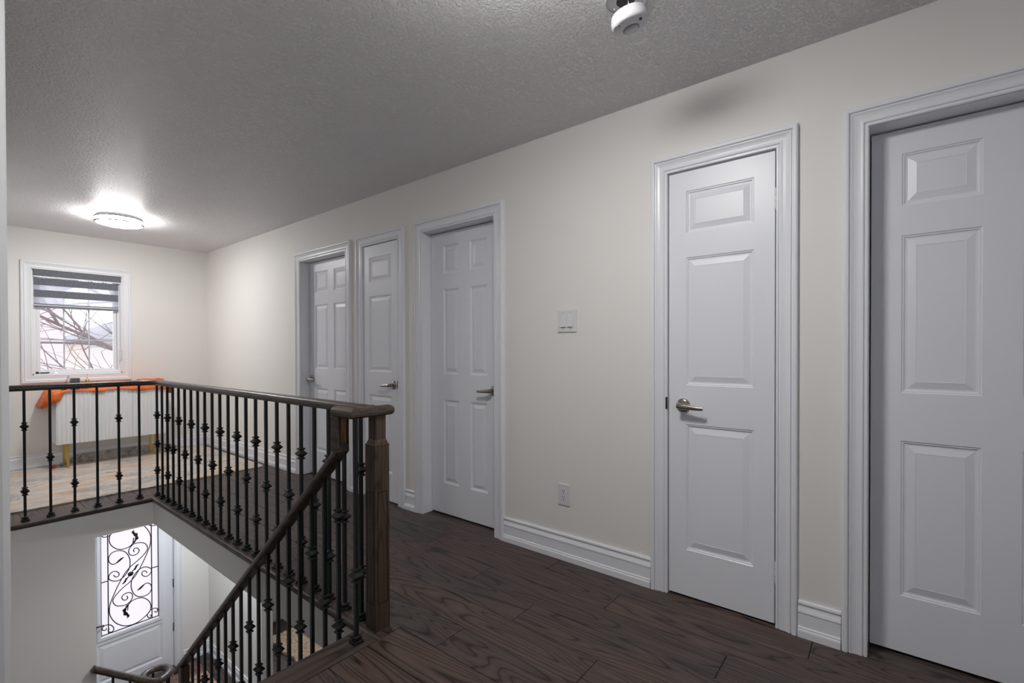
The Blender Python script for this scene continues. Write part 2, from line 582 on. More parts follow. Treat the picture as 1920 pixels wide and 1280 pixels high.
mb = MB().box(LX, .812, 4.675, 4.70, LOW, -.034)
struct(mb.build('wall_stair', 'wall'), 'tall cream wall beside the lower stair run under the gallery', 'wall')
struct(MB().box(W, W + .12, 5.306, F, LOW, -.21).build('wall_foyer', 'wall'), 'pale foyer wall beside the front door on the lower floor', 'wall')
mb = MB().box(-.2, 5.2, 1.2, 1.32, LOW, -.21).box(5.08, 5.2, 1.3, F, LOW, -.21)
struct(mb.build('wall_lower', 'wall'), 'cream walls closing the lower floor', 'wall')
struct(MB().box(W + .1, 5.2, 1.2, F + .14, -.21, -.1).build('ceiling_lower', 'wall'), 'plain ceiling over the lower floor', 'ceiling')
lfloor = struct(MB().box(-.2, 5.2, 1.2, F + .14, LOW - .1, LOW - .012).build('floor_lower', 'groove'), 'brown plank floor of the lower level', 'floor')
for k in range(22):
    x0 = LX + k * .168
    off = (k * .53) % 1.3
    ys = [4.2] + [y_ for y_ in (4.2 + off, 5.5 + off) if 4.3 < y_ < F - .1] + [F]
    for a, b_ in zip(ys[:-1], ys[1:]):
        plank(x0, x0 + .168, a, b_, LOW - .012, LOW, 'floor', lfloor)

# ------------------------------------------------------------------ trim profiles
CAS = [(0, 0), (0, .009), (.003, .011), (.009, .011), (.0105, .006), (.0135, .006), (.0145, .011), (.018, .0125), (.026, .0115), (.036, .0115),
       (.046, .014), (.053, .018), (.056, .0185), (.0575, .0125), (.0605, .0125), (.0615, .020), (.066, .0215), (.074, .0215), (.079, .019), (.081, .014), (.081, 0)]
CAS = [(u, d * 1.05) for u, d in CAS]


def casing(parent, x0, x1, z0, z1, bottom=False, mat='trim'):
    """mitred architrave pieces round an opening, in the parent's frame (y<0 is the room side)"""
    def piece(fa, fb):
        MB().rings([[fa(u, d) for u, d in CAS], [fb(u, d) for u, d in CAS]]).build('casing', mat, parent)
    zb = (lambda u: z0 - u) if bottom else (lambda u: z0)
    piece(lambda u, d: (x0 - u, -d, zb(u)), lambda u, d: (x0 - u, -d, z1 + u))
    piece(lambda u, d: (x1 + u, -d, zb(u)), lambda u, d: (x1 + u, -d, z1 + u))
    piece(lambda u, d: (x0 - u, -d, z1 + u), lambda u, d: (x1 + u, -d, z1 + u))
    if bottom:
        piece(lambda u, d: (x0 - u, -d, z0 - u), lambda u, d: (x1 + u, -d, z0 - u))


BASE = [(0, .147), (.007, .147), (.010, .1445), (.0115, .139), (.0115, .135), (.0075, .131), (.0065, .126), (.0085, .119), (.013, .110), (.015, .103),
        (.015, .1005), (.0125, .099), (.0125, .043), (.017, .041), (.018, .037), (.0165, .034), (.0205, .031), (.022, .026), (.022, 0), (0, 0)]


def baseboard(parent, a, b_):
    """a,b: points on the wall foot; wall is to the left of a->b"""
    MB().sweep(BASE, [a, b_]).build('baseboard_length', 'trim', parent)


bb = struct(link('baseboard_right', None), 'white moulded baseboard lengths between the hallway doors', 'baseboard')
for a, b_ in [(-2.2, -.772), (.143, .291), (.927, 1.880), (2.733, 2.850), (3.476, 3.558), (4.503, F)]:
    baseboard(bb, (W, a, 0), (W, b_, 0)) if False else MB().sweep([(-u, v) for u, v in BASE], [(W, a, 0), (W, b_, 0)]).build('baseboard_length', 'trim', bb)
bf = struct(link('baseboard_far', None), 'white moulded baseboard below the upper window', 'baseboard')
MB().sweep(BASE, [(LX, F, 0), (W, F, 0)]).build('baseboard_length', 'trim', bf)
bl = struct(link('baseboard_foyer', None), 'white baseboard on the lower foyer walls', 'baseboard')
MB().sweep([(-u, v) for u, v in BASE], [(W, 5.306, LOW), (W, F, LOW)]).build('baseboard_length', 'trim', bl)
MB().sweep(BASE, [(2.0, F, LOW), (W, F, LOW)]).build('baseboard_length', 'trim', bl)


# ------------------------------------------------------------------ panelled doors
RING = [(0, 0), (.004, .0035), (.0075, .0035), (.010, .0075), (.014, .0085), (.018, .0085), (.044, .0015), (.045, .0025), (.049, .0025)]


def panel_mesh(x0, x1, z0, z1, ring=RING):
    mb = MB()
    rs = [[(x0 + i, d, z0 + i), (x1 - i, d, z0 + i), (x1 - i, d, z1 - i), (x0 + i, d, z1 - i)] for i, d in ring]
    mb.rings(rs, cap0=False, cap1=True)
    return mb


def slab_mesh(x0, x1, z0, z1, th, cols, rows, back=True):
    """door leaf with holes on its front for the panels"""
    mb = MB()
    xs = sorted([x0, x1] + [c for p in cols for c in p])
    zs = sorted([z0, z1] + [c for p in rows for c in p])
    for i in range(len(xs) - 1):
        for j in range(len(zs) - 1):
            if (xs[i], xs[i + 1]) in cols and (zs[j], zs[j + 1]) in rows:
                continue
            mb.add([(xs[i], 0, zs[j]), (xs[i + 1], 0, zs[j]), (xs[i + 1], 0, zs[j + 1]), (xs[i], 0, zs[j + 1])], [(0, 1, 2, 3)])
    mb.add([(x0, 0, z0), (x1, 0, z0), (x1, th, z0), (x0, th, z0), (x0, 0, z1), (x1, 0, z1), (x1, th, z1), (x0, th, z1)],
           [(0, 3, 2, 1), (4, 5, 6, 7), (1, 2, 6, 5), (3, 0, 4, 7)] + ([(2, 3, 7, 6)] if back else []))
    return mb


def lever_handle(parent, x, z, y, s, mat='nickel'):
    """lever on a round rose; s = +1 points along +x"""
    mb = MB()
    mb.lathe([(.0125, -.008), (.011, -.03), (.0125, -.050)], 16, (x, y, z), 'Y')
    secs = [(-.016, .0095, .010, -.046, 0), (-.008, .0135, .012, -.047, 0), (.010, .0140, .011, -.048, -.001), (.035, .0120, .009, -.050, -.003),
            (.065, .0100, .0075, -.051, -.005), (.090, .0090, .007, -.051, -.006), (.104, .0085, .0065, -.050, -.006)]
    rs = []
    for dx, hz, hy, cy, cz in secs:
        ring = []
        for j in range(12):
            a = 2 * PI * j / 12
            ca, sa = math.cos(a), math.sin(a)
            f = 1.0 / max(abs(ca), abs(sa)) ** 0.6
            ring.append((x + s * dx, y + cy + hy * ca * f, z + cz + hz * sa * f))
        rs.append(ring)
    mb.rings(rs, True)
    h = mb.build('handle', mat, parent)
    MB().lathe([(.0335, 0), (.0335, -.003), (.031, -.008), (.024, -.011), (.014, -.012)], 32, (x, y, z), 'Y').build('rose', mat, h)
    return h


ROWS = [(.232, .836), (1.022, 1.632), (1.746, 1.948)]


def hall_door(n, yl, yr, recess, ncol, stile, mull, handle, hinge, label):
    d = struct(link('door_%d' % n, None, None, (W, yl, 0), RZ), label, 'door')
    w = yl - yr
    g = .006
    if ncol == 1:
        cols = [(stile, w - stile)]
    else:
        pw = (w - 2 * stile - mull) / 2
        cols = [(stile, stile + pw), (stile + pw + mull, w - stile)]
    mb = slab_mesh(g, w - g, .012, HEAD - .007, .035, cols, ROWS)
    sl = mb.build('leaf', 'door', d, (0, recess + .001, 0))
    for c in cols:
        for r in ROWS:
            panel_mesh(c[0], c[1], r[0], r[1]).build('panel', 'door', sl)
    # lining of the opening
    dep = .12
    j = MB()
    if recess > 0.02:
        j.box(-.012, .0015, -.001, dep, 0, HEAD).box(w - .0015, w + .012, -.001, dep, 0, HEAD).box(-.012, w + .012, -.001, dep, HEAD - .0015, HEAD + .012)
        j.build('jamb', 'trim', d)
    else:
        j.box(-.012, .0015, -.001, dep, 0, HEAD).box(w - .0015, w + .012, -.001, dep, 0, HEAD).box(-.012, w + .012, -.001, dep, HEAD - .0015, HEAD + .012)
        j.box(0, w, .045, .06, 0, HEAD)
        j.build('jamb', 'trim', d)
    casing(d, 0, w, 0, HEAD)
    hx, s = handle
    lever_handle(d, hx, .925, recess, s)
    if hinge is not None:
        for zc in (1.838, .235):
            hb = MB().lathe([(.0055, -.045), (.0062, -.043), (.0062, .043), (.0055, .045)], 12, (hinge, -.004, zc))
            hb.lathe([(.0045, -.052), (.0045, -.045)], 10, (hinge, -.004, zc))
            hb.box(hinge - .012, hinge + .010, -.002, .001, zc - .043, zc + .043)
            ho = hb.build('hinge', 'hinge', d)
            for kz in (-.015, .015):
                MB().lathe([(.0066, -.0006), (.0066, .0006)], 12, (hinge, -.004, zc + kz)).build('knuckle_joint', 'darkmetal', ho)
        lx = -.003 if s > 0 else w + .003
        MB().box(lx - .004, lx + .003, -.0125, -.002, .902, .961).build('strike_plate', 'darkmetal', d)
    return d


hall_door(1, 4.42, 3.64, .085, 2, .115, .10, (.058, 1), None, 'white six-panel door farthest down the hall, closest to the end wall')
hall_door(2, 3.393, 2.933, .0, 1, .083, 0, (.40, -1), -.002, 'narrow white three-panel closet door behind the stair newel post')
hall_door(3, 2.65, 1.962, .078, 2, .132, .107, (.612, -1), None, 'white six-panel door between the closet door and the light switch')
hall_door(4, .844, .374, .0, 1, .087, 0, (.076, 1), .472, 'narrow white three-panel closet door with painted hinges and lever handle')
hall_door(5, .06, -.69, .09, 2, .100, .10, (.69, -1), None, 'wide white six-panel door closest to the viewer, cut by the frame')

# ------------------------------------------------------------------ upper window
win = struct(link('window_1', None, None, (0, F, 0)), 'white cased window with grilles looking out on bare branches', 'window')
casing(win, WO[0], WO[1], WO[2], WO[3], True, 'window_white')
mb = MB()
for a in (0, 1):
    x = WO[0] if a == 0 else WO[1] - .012
    mb.box(x, x + .012, 0, .14, WO[2], WO[3])
mb.box(WO[0], WO[1], 0, .14, WO[2], WO[2] + .012).box(WO[0], WO[1], 0, .14, WO[3] - .012, WO[3])
mb.build('reveal', 'window_white', win)


def frame_ring(x0, x1, z0, z1, wd_, y0, y1):
    mb = MB()
    o = [(x0, z0), (x1, z0), (x1, z1), (x0, z1)]
    i = [(x0 + wd_, z0 + wd_), (x1 - wd_, z0 + wd_), (x1 - wd_, z1 - wd_), (x0 + wd_, z1 - wd_)]
    prof = [(0, y1), (0, y0), (1, y0), (1, y1)]
    rs = []
    for t, yy in prof + prof[:1]:
        rs.append([(o[k][0] + (i[k][0] - o[k][0]) * t, yy, o[k][1] + (i[k][1] - o[k][1]) * t) for k in range(4)])
    return mb.rings(rs, cap0=False, cap1=False)


frame_ring(WO[0] + .012, WO[1] - .012, WO[2] + .012, WO[3] - .012, .022, .035, .12).build('window_frame', 'window_white', win, bevel=.002)
sash = frame_ring(.745, 1.393, .972, 2.012, .030, .045, .085).build('sash', 'window_white', win, bevel=.003)
MB().box(.770, 1.368, .063, .067, .997, 1.987).build('pane', 'glass', sash)
gx = [.958, 1.160]
gz = [1.315, 1.652]
for x in gx:
    MB().box(x - .006, x + .006, .068, .074, 1.0, 1.985).build('grille_bar', M['hinge'], sash)
for z in gz:
    MB().box(.772, 1.366, .0685, .0735, z - .006, z + .006).build('grille_bar', M['hinge'], sash)
mb = MB().tube(catmull([(.745, .02, .945 + .022), (.750, .012, .968), (.765, .006, .972), (.79, .004, .970), (.835, .006, .972)]), [.005] * 4 + [.004] * 8 + [.0065] * 9, 8)
mb.lathe([(.012, 0), (.010, .02), (.004, .024)], 12, (.748, .022, .962))
mb.build('crank_handle', 'black', win)
mb = MB()
mb.rings([[(.875, .03, .962), (.905, .03, .962), (.905, .045, .962), (.875, .045, .962)], [(.880, .038, .985), (.886, .038, .985), (.886, .045, .985), (.880, .045, .985)]])
mb.build('sash_lock', 'steel', win)

w2 = struct(link('fill_window', None, None, (0, -2.32, 0)), 'added white framed window behind the viewer letting in fill daylight', 'window')
frame_ring(BW[0], BW[1], BW[2], BW[3], .05, .02, .10).build('window_frame', 'window_white', w2, bevel=.003)
MB().box(BW[0] + .04, BW[1] - .04, .055, .06, BW[2] + .04, BW[3] - .04).build('pane', 'glass', w2)

bd = thing('window_blind', 'charcoal striped zebra roller blind half lowered over the upper window', 'blind', (0, F, 0))
MB().box(.722, 1.424, -.012, .028, 1.968, 2.034).build('valance', 'blind', bd, bevel=.004)
MB().box(.722, 1.424, -.014, .030, 1.957, 1.967).build('valance_strip', 'window_white', bd)
for z0, z1 in ((1.875, 1.950), (1.752, 1.826)):
    MB().box(.727, 1.402, .004, .006, z0, z1).build('opaque_band', 'blind', bd)
for z0, z1 in ((1.826, 1.875), (1.685, 1.752)):
    MB().box(.727, 1.402, .0045, .0055, z0, z1).build('sheer_band', 'sheer', bd)
br_ = MB().box(.727, 1.402, -.004, .012, 1.652, 1.685).build('bottom_rail', 'blind', bd, bevel=.004)
MB().box(.727, 1.402, -.005, -.004, 1.664, 1.674).build('rail_groove', 'hinge', br_)
mb = MB().tube([(1.412, -.004, 1.957), (1.414, -.004, 1.15)], .0022, 6).tube([(1.418, -.002, 1.957), (1.420, -.002, 1.15)], .0022, 6)
mb.build('cord', 'plastic', bd)
MB().box(1.405, 1.427, -.010, .004, 1.09, 1.21).build('cord_weight', 'plastic', bd, bevel=.004)

# ------------------------------------------------------------------ front door on the lower floor
fd = struct(link('door_6', None, None, (1.497, F + .03, -1.382)), 'pale front door with frosted glass and black scrolled ironwork downstairs', 'door')
X0, X1 = -.41, .41
Z0, Z1 = LOW + 1.382 + .012, LOW + 1.382 + 2.03
cols = [(-.30, .30)]
rows = [(-1.13, -.70), (-.655, .655)]
mb = slab_mesh(X0, X1, Z0, Z1, .045, cols, rows, False)
mb.box(X0, X1, .04, .045, Z0, -.66).box(X0, X1, .04, .045, .66, Z1).box(X0, -.30, .04, .045, -.66, .66).box(.30, X1, .04, .045, -.66, .66)
fl = mb.build('leaf', 'door', fd)
panel_mesh(-.30, .30, -1.13, -.70, [(0, 0), (.006, .006), (.012, .006), (.016, .010), (.022, .010), (.05, .002)]).build('panel', 'door', fl)
frame_ring(-.302, .302, -.657, .657, .036, -.010, .03).build('glazing_frame', 'door', fl, bevel=.005)
gi = MB().box(-.27, .27, .010, .016, -.63, .63).build('frosted_pane', 'frost', fd)
SC_A = [(-0.03, -0.41), (-0.027, -0.371), (-0.019, -0.343), (0.012, -0.318), (0.068, -0.31), (0.124, -0.331), (0.172, -0.389), (0.189, -0.452), (0.176, -0.512), (0.132, -0.552), (0.075, -0.585), (0.01, -0.594), (-0.063, -0.574), (-0.13, -0.517), (-0.174, -0.441), (-0.193, -0.363), (-0.186, -0.275), (-0.159, -0.196), (-0.118, -0.098), (-0.073, -0.01), (-0.036, 0.048), (0.015, 0.096), (0.071, 0.134), (0.123, 0.179), (0.157, 0.226), (0.159, 0.267), (0.134, 0.311), (0.086, 0.335), (0.035, 0.337), (-0.002, 0.308), (-0.016, 0.267), (-0.006, 0.226), (0.029, 0.206), (0.064, 0.213), (0.082, 0.24), (0.07, 0.272), (0.046, 0.283), (0.029, 0.269), (0.036, 0.241)]
SC_B = [(-0.062, 0.215), (-0.107, 0.183), (-0.147, 0.165), (-0.182, 0.187), (-0.196, 0.226), (-0.191, 0.269), (-0.16, 0.303), (-0.102, 0.305), (-0.048, 0.272), (-0.015, 0.208), (-0.004, 0.146), (-0.009, 0.079), (-0.032, 0.029), (-0.064, -0.01), (-0.105, -0.033), (-0.149, -0.027), (-0.188, 0.003), (-0.197, 0.031), (-0.188, 0.062), (-0.161, 0.083), (-0.13, 0.077), (-0.108, 0.052), (-0.106, 0.023), (-0.126, 0.011), (-0.148, 0.03), (-0.153, 0.046)]
SC_C = [(-0.221, -0.528), (-0.224, -0.547), (-0.241, -0.545), (-0.257, -0.525), (-0.248, -0.501), (-0.22, -0.494), (-0.187, -0.507), (-0.161, -0.542), (-0.157, -0.577), (-0.178, -0.593), (-0.197, -0.581), (-0.205, -0.558), (-0.191, -0.551)]
SC_D = [(0.222, -0.529), (0.237, -0.548), (0.253, -0.539), (0.251, -0.511), (0.225, -0.495), (0.19, -0.5), (0.163, -0.524), (0.153, -0.555), (0.166, -0.582), (0.185, -0.585), (0.192, -0.564), (0.178, -0.556)]
LF_A = [(-0.024, -0.344), (-0.044, -0.376), (-0.055, -0.4), (-0.049, -0.431), (-0.031, -0.456), (-0.022, -0.484), (-0.038, -0.5)]
LF_B = [(-0.06, 0.215), (-0.085, 0.2), (-0.107, 0.183), (-0.134, 0.166)]
LF_C = [(-0.014, -0.024), (-0.04, -0.048), (-0.055, -0.077), (-0.08, -0.088)]
for crv in (SC_A, SC_B, SC_C, SC_D):
    for sgn in (1, -1):
        MB().tube(catmull([(sgn * a, .004, sgn * c) for a, c in crv], 4), .0052, 5).build('iron_scroll', 'iron', gi)


def iron_leaf(pts, wmax, sgn):
    sp = catmull([(sgn * a, .004, sgn * c) for a, c in pts], 6)
    n = len(sp)
    fr, bk = [], []
    L_, R_ = [], []
    for i, p in enumerate(sp):
        t = (sp[min(i + 1, n - 1)] - sp[max(i - 1, 0)]).normalized()
        s_ = Vector((t.z, 0, -t.x))
        k = i / (n - 1)
        wd_ = wmax * (0.18 + math.sin(PI * min(1, k * 1.05)) ** 0.8) * (1 + 0.28 * math.sin(k * 26))
        L_.append(p + s_ * wd_)
        R_.append(p - s_ * wd_ * .55)
    mb = MB()
    vs = []
    for i in range(n):
        for q in (L_[i], R_[i]):
            vs += [(q.x, 0.0, q.z), (q.x, .007, q.z)]
    fs = []
    for i in range(n - 1):
        a, b_ = i * 4, (i + 1) * 4
        fs += [(a, a + 2, b_ + 2, b_), (a + 1, b_ + 1, b_ + 3, a + 3), (a, b_, b_ + 1, a + 1), (a + 2, a + 3, b_ + 3, b_ + 2)]
    mb.add(vs, fs).build('iron_leaf', 'iron', gi)


for pts, wm in ((LF_A, .017), (LF_B, .011), (LF_C, .010)):
    for sgn in (1, -1):
        iron_leaf(pts, wm, sgn)
MB().lathe([(.006, -.006), (.024, -.002), (.028, .004), (.020, .009)], 9, (0, 0, 0), 'Y').build('iron_flower', 'iron', gi)
for x in (-.264, -.202, .199, .264):
    MB().box(x - .0045, x + .0045, .001, .009, -.60, .60).build('iron_bar', 'iron', gi)
for z in (-.60, .60):
    MB().box(-.268, .268, .001, .009, z - .0045, z + .0045).build('iron_bar', 'iron', gi)
for xa, xb in ((-.264, -.202), (.199, .264)):
    MB().box(xa, xb, .001, .009, -.009, .0).build('iron_bar', 'iron', gi)
mb = MB().tube([(-.372, -.002, -.455), (-.372, -.045, -.455), (-.33, -.055, -.458), (-.25, -.055, -.462)], .008, 8)
h = mb.build('handle', 'black', fd)
MB().lathe([(.026, 0), (.026, -.006), (.018, -.010)], 20, (-.372, 0, -.455), 'Y').build('rose', 'black', h)
casing(fd, X0 - .012, X1 + .012, Z0 - .012, Z1 + .02, False)
for c in [c for c in fd.children if c.name.startswith('casing')]:
    c.location.y = -.03
jb = MB().box(X0 - .025, X0 - .005, -.03, .10, Z0 - .012, Z1 + .02).box(X1 + .005, X1 + .025, -.03, .10, Z0 - .012, Z1 + .02).box(X0 - .025, X1 + .025, -.03, .10, Z1 + .005, Z1 + .025)
jb.build('jamb', 'trim', fd)
for z in (-.26, -.80, .45):
    MB().lathe([(.006, -.05), (.008, -.048), (.008, .048), (.006, .05)], 10, (X1 + .004, -.008, z)).build('hinge', 'black', fd)

# ------------------------------------------------------------------ staircase
st_ = struct(link('staircase', None), 'dark wood stair treads with pale risers going down to the foyer', 'stairs')
for i in range(1, 10):
    y0 = NEAR + RUN * (i - 1)
    z = -RISE * i
    MB().box(LX, 1.165, y0 - .02, y0 + RUN + .02, z - .03, z).build('tread', 'floor_x', st_, bevel=.008)
    MB().box(LX, 1.165, y0 - .02, y0 - .005, z, z + RISE - .03).build('riser', 'trim', st_)
MB().box(LX, .90, 3.735, 4.675, -1.955, -1.925).build('landing_tread', 'floor_x', st_)
for i in range(3):
    z = -1.925 - RISE * (i + 1)
    x0 = .88 + .22 * i
    MB().box(x0, x0 + .25, 3.735, 4.66, z - .03, z).build('tread', 'floor', st_, bevel=.008)
    MB().box(x0, x0 + .015, 3.735, 4.66, z, z + RISE - .03).build('riser', 'trim', st_)
mb = MB()
mb.add([(1.142, 1.735, -.215), (1.142, 3.76, -.215 - .875 * 2.025), (1.142, 3.76, -.50 - .875 * 2.025), (1.142, 1.735, -.50),
        (1.165, 1.735, -.215), (1.165, 3.76, -.215 - .875 * 2.025), (1.165, 3.76, -.50 - .875 * 2.025), (1.165, 1.735, -.50)],
       [(0, 1, 2, 3), (7, 6, 5, 4), (0, 4, 5, 1), (1, 5, 6, 2), (2, 6, 7, 3), (3, 7, 4, 0)])
mb.build('stringer', 'trim', st_)

# ------------------------------------------------------------------ railing
RAIL = [(-.021, 0), (.021, 0), (.0285, .007), (.0305, .018), (.0275, .030), (.018, .038), (.007, .0415), (-.007, .0415), (-.018, .038), (-.0275, .030), (-.0305, .018), (-.0285, .007)]
rg = thing('stair_railing', 'dark oak handrail on black iron balusters round the stairwell', 'railing', (0, 0, 0))
RB = .915
pth = [(LX, 4.74, RB), (1.06, 4.74, RB)]
for k in range(0, 13):
    a = PI / 2 - (PI / 2) * k / 12
    pth.append((1.083 + .13 * math.cos(a), 4.61 + .13 * math.sin(a), RB))
pth += [(1.213, 4.3, RB), (1.213, 1.74, RB)]
MB().sweep(RAIL, pth, smooth=True).build('handrail', 'rail', rg)
# return over the newel, mitred towards the stair
mb = MB()
endp = []
for k in range(5):
    endp.append(k)
rs_path = [(1.268, 1.705, RB), (1.1005, 1.705, RB), (1.1005, 1.832, RB)]
mb.sweep(RAIL, rs_path, smooth=False)
nose = []
for k in range(6):
    a = k / 5 * PI / 2
    sc = math.cos(a) * .999 + .001
    nose.append([(1.268 + .0305 * math.sin(a), 1.705 + s_ * sc, RB + .020 + (v_ - .020) * sc) for s_, v_ in RAIL])
mb.rings(nose, True, False, True)
mb.build('return_rail', 'rail', rg)
# gooseneck drop
SL = .875


def rail_top(y_): return .800 - SL * (y_ - 1.80)


gn = MB().box(1.0715, 1.1295, 1.780, 1.832, rail_top(1.80) - .036, RB + .004).build('gooseneck', 'rail', rg, bevel=.006)
MB().box(1.088, 1.113, 1.7775, 1.782, rail_top(1.78) - .012, RB - .001).build('fillet_strip', 'fillet', gn)
for x in (1.083, 1.115):
    MB().box(x, x + .004, 1.7785, 1.782, rail_top(1.78) - .02, RB - .001).build('fillet_groove', 'groove', gn)
ca = math.cos(math.atan(SL))
ye = 3.845
off = .0415 / ca
MB().sweep(RAIL, [(1.1005, 1.784, rail_top(1.784) - off), (1.1005, ye, rail_top(ye) - off)], smooth=False).build('stair_handrail', 'rail', rg)

# balusters (shared meshes)
kn = MB().lathe([(.009, -.033), (.0105, -.031), (.0215, -.027), (.0215, -.0235), (.0130, -.018), (.0140, -.015), (.0310, -.002), (.0310, .002),
                 (.0140, .015), (.0130, .018), (.0215, .0235), (.0215, .027), (.0105, .031), (.009, .033)], 4, rot=PI / 4, smooth=False)
kn_me = kn.build('knuckle', 'iron').data
sh_me = MB().lathe([(.0300, 0), (.0300, .009), (.0275, .012), (.0175, .013), (.0175, .019), (.0235, .021), (.0235, .027), (.0160, .030), (.010, .031)], 4, rot=PI / 4, smooth=False).build('shoe', 'iron').data
for o in [o for o in COL.objects if o.data in (kn_me, sh_me)]:
    bpy.data.objects.remove(o)
bar_cache = {}


def baluster(parent, x, y_, z0, z1, knz, shoe=True):
    h_ = round(z1 - z0, 4)
    if h_ not in bar_cache:
        t = MB().box(-.0073, .0073, -.0073, .0073, 0, h_).build('baluster', 'iron')
        bar_cache[h_] = t.data
        bpy.data.objects.remove(t)
    o = link('baluster', bar_cache[h_], parent, (x, y_, z0))
    for z in knz:
        link('knuckle', kn_me, o, (0, 0, z - z0))
    if shoe:
        link('shoe', sh_me, o, (0, 0, .0005))
    return o


DD, SS, NN, TT = (.665, .210), (.428,), (), (.665, .428, .210)
for k, kz in zip(range(-2, 6), (DD, SS, DD, SS, DD, NN, DD, NN)):
    baluster(rg, .451 + .130 * k, 4.742, 0, RB + .002, kz)
for k in range(23):
    kz = {0: TT, 1: NN, 2: TT}.get(k, SS if k % 2 else DD)
    baluster(rg, 1.213, 4.714 - .1313 * k, 0, RB + .002, kz)
baluster(rg, 1.1005, 1.693, 0, RB + .002, (.275,))
for k in range(17):
    y_ = 1.8225 + .1095 * k
    i = int((y_ - NEAR) // RUN) + 1
    ztop = rail_top(y_) - off + .004
    if k == 0:
        kz = (.49, .022)
    else:
        kz = (rail_top(y_) - (.595 if k % 2 else .315),)
    baluster(rg, 1.1005, y_, -RISE * i, ztop, kz)


def newel(parent, x, y_, z0, zb, zt, hw=.0355, nw=.0255, full=True):
    """square post: plinth, grooved shaft, plain block, stepped shoulder and slimmer neck up to the rail"""
    mb = MB()

    def sq(h_, z): return [(x - h_, y_ - h_, z), (x + h_, y_ - h_, z), (x + h_, y_ + h_, z), (x - h_, y_ + h_, z)]
    mb.rings([sq(hw, z0), sq(hw, zb), sq(hw - .004, zb + .003), sq(hw - .005, zb + .008), sq(nw + .003, zb + .013), sq(nw, zb + .020), sq(nw, zt)])
    o = mb.build('newel_post', 'newel', parent)
    g0, g1 = z0 + .115, zb - .20
    if full:
        for f in range(4):
            for sx_ in ((-.026, -.0035), ):
                pass
            m2 = MB()
            e = hw + .0007
            a, b_ = -.0255, .0255
            t = .0038
            for (u0, u1, w0, w1) in ((a, a + t, g0, g1), (b_ - t, b_, g0, g1), (a, b_, g0, g0 + t), (a, b_, g1 - t, g1)):
                if f == 0: m2.box(x + u0, x + u1, y_ - e, y_ - hw + .002, w0, w1)
                if f == 1: m2.box(x - e, x - hw + .002, y_ + u0, y_ + u1, w0, w1)
                if f == 2: m2.box(x + u0, x + u1, y_ + hw - .002, y_ + e, w0, w1)
                if f == 3: m2.box(x + hw - .002, x + e, y_ + u0, y_ + u1, w0, w1)
            m2.build('panel_groove', 'groove', o)
    return o


newel(rg, 1.2225, 1.7175, 0, .792, RB + .004)
newel(rg, 1.1005, 3.735, -2.0, -1.075, rail_top(3.735) - off + .01, full=True)

# lower railing with volute
vr = thing('volute_railing', 'short brown handrail curling into a volute at the stair foot', 'railing', (0, 0, 0))
pth = [(.775, 4.66, -1.205), (1.10, 4.66, -1.475), (1.15, 4.66, -1.508), (1.19, 4.66, -1.522)]
cx, cy = 1.195, 4.775
for k in range(0, 25):
    a = -PI / 2 + 2 * PI * .86 * k / 24
    r = .115 - .045 * (k / 24)
    pth.append((cx + r * math.cos(a), cy + r * math.sin(a), -1.525))
MB().sweep([(u * 1.0, v) for u, v in RAIL], pth, smooth=True).build('handrail', 'rail', vr)
for x, zb in ((.905, -1.925 - RISE), (1.010, -1.925 - RISE)):
    baluster(vr, x, 4.66, zb, -1.30 - (x - .9) * .84, ())
for x, y_ in ((1.275, 4.70), (1.285, 4.78), (1.20, 4.83)):
    baluster(vr, x, y_, LOW + .17, -1.52, ())
MB().lathe([(.15, 0), (.15, .15), (.16, .155), (.16, .175)], 24, (1.22, 4.76, LOW)).build('bullnose_step', 'floor', vr)

# ------------------------------------------------------------------ wall plates
sw = thing('light_switch', 'white double rocker light switch plate on the cream wall', 'light switch', (W, 1.481, 1.356), RZ)
MB().box(0, .125, -.0075, 0, -.0625, .0625).build('plate', 'plate', sw, bevel=.003)
for xc in (.0395, .0855):
    MB().box(xc - .0180, xc + .0180, -.0082, -.004, -.0350, .0350).build('rocker_surround', 'steel' if False else 'plate', sw)
    rk = MB()
    rk.add([(xc - .0165, -.006, -.033), (xc + .0165, -.006, -.033), (xc + .0165, -.006, .033), (xc - .0165, -.006, .033),
            (xc - .0165, -.0165, -.033), (xc + .0165, -.0165, -.033), (xc + .0165, -.0088, .033), (xc - .0165, -.0088, .033)],
           [(0, 1, 5, 4), (1, 2, 6, 5), (2, 3, 7, 6), (3, 0, 4, 7), (4, 5, 6, 7)]).build('rocker', 'plate', sw)
    for zc in (-.048, .048):
        MB().lathe([(.0028, -.0075), (.0028, -.0086)], 10, (xc, 0, zc), 'Y').build('screw', 'steel', sw)
ot = thing('power_outlet', 'white duplex power outlet low on the cream wall', 'outlet', (W, 1.481, .369), RZ)
MB().box(0, .078, -.0065, 0, -.061, .061).build('plate', 'plate', ot, bevel=.003)
MB().box(.0225, .0555, -.0085, -.004, -.034, .034).build('socket_face', 'plate', ot, bevel=.001)
for zc in (-.017, .017):
    for dx in (-.0065, .0065):
        MB().box(.039 + dx - .0014, .039 + dx + .0014, -.0089, -.008, zc + .001, zc + .011).build('slot', 'black', ot)
    MB().lathe([(.003, -.008), (.003, -.0089)], 12, (.039, 0, zc - .006), 'Y').build('ground_hole', 'black', ot)
MB().lathe([(.0028, -.0055), (.0028, -.0066)], 10, (.039, 0, .048), 'Y').build('screw', 'steel', ot)


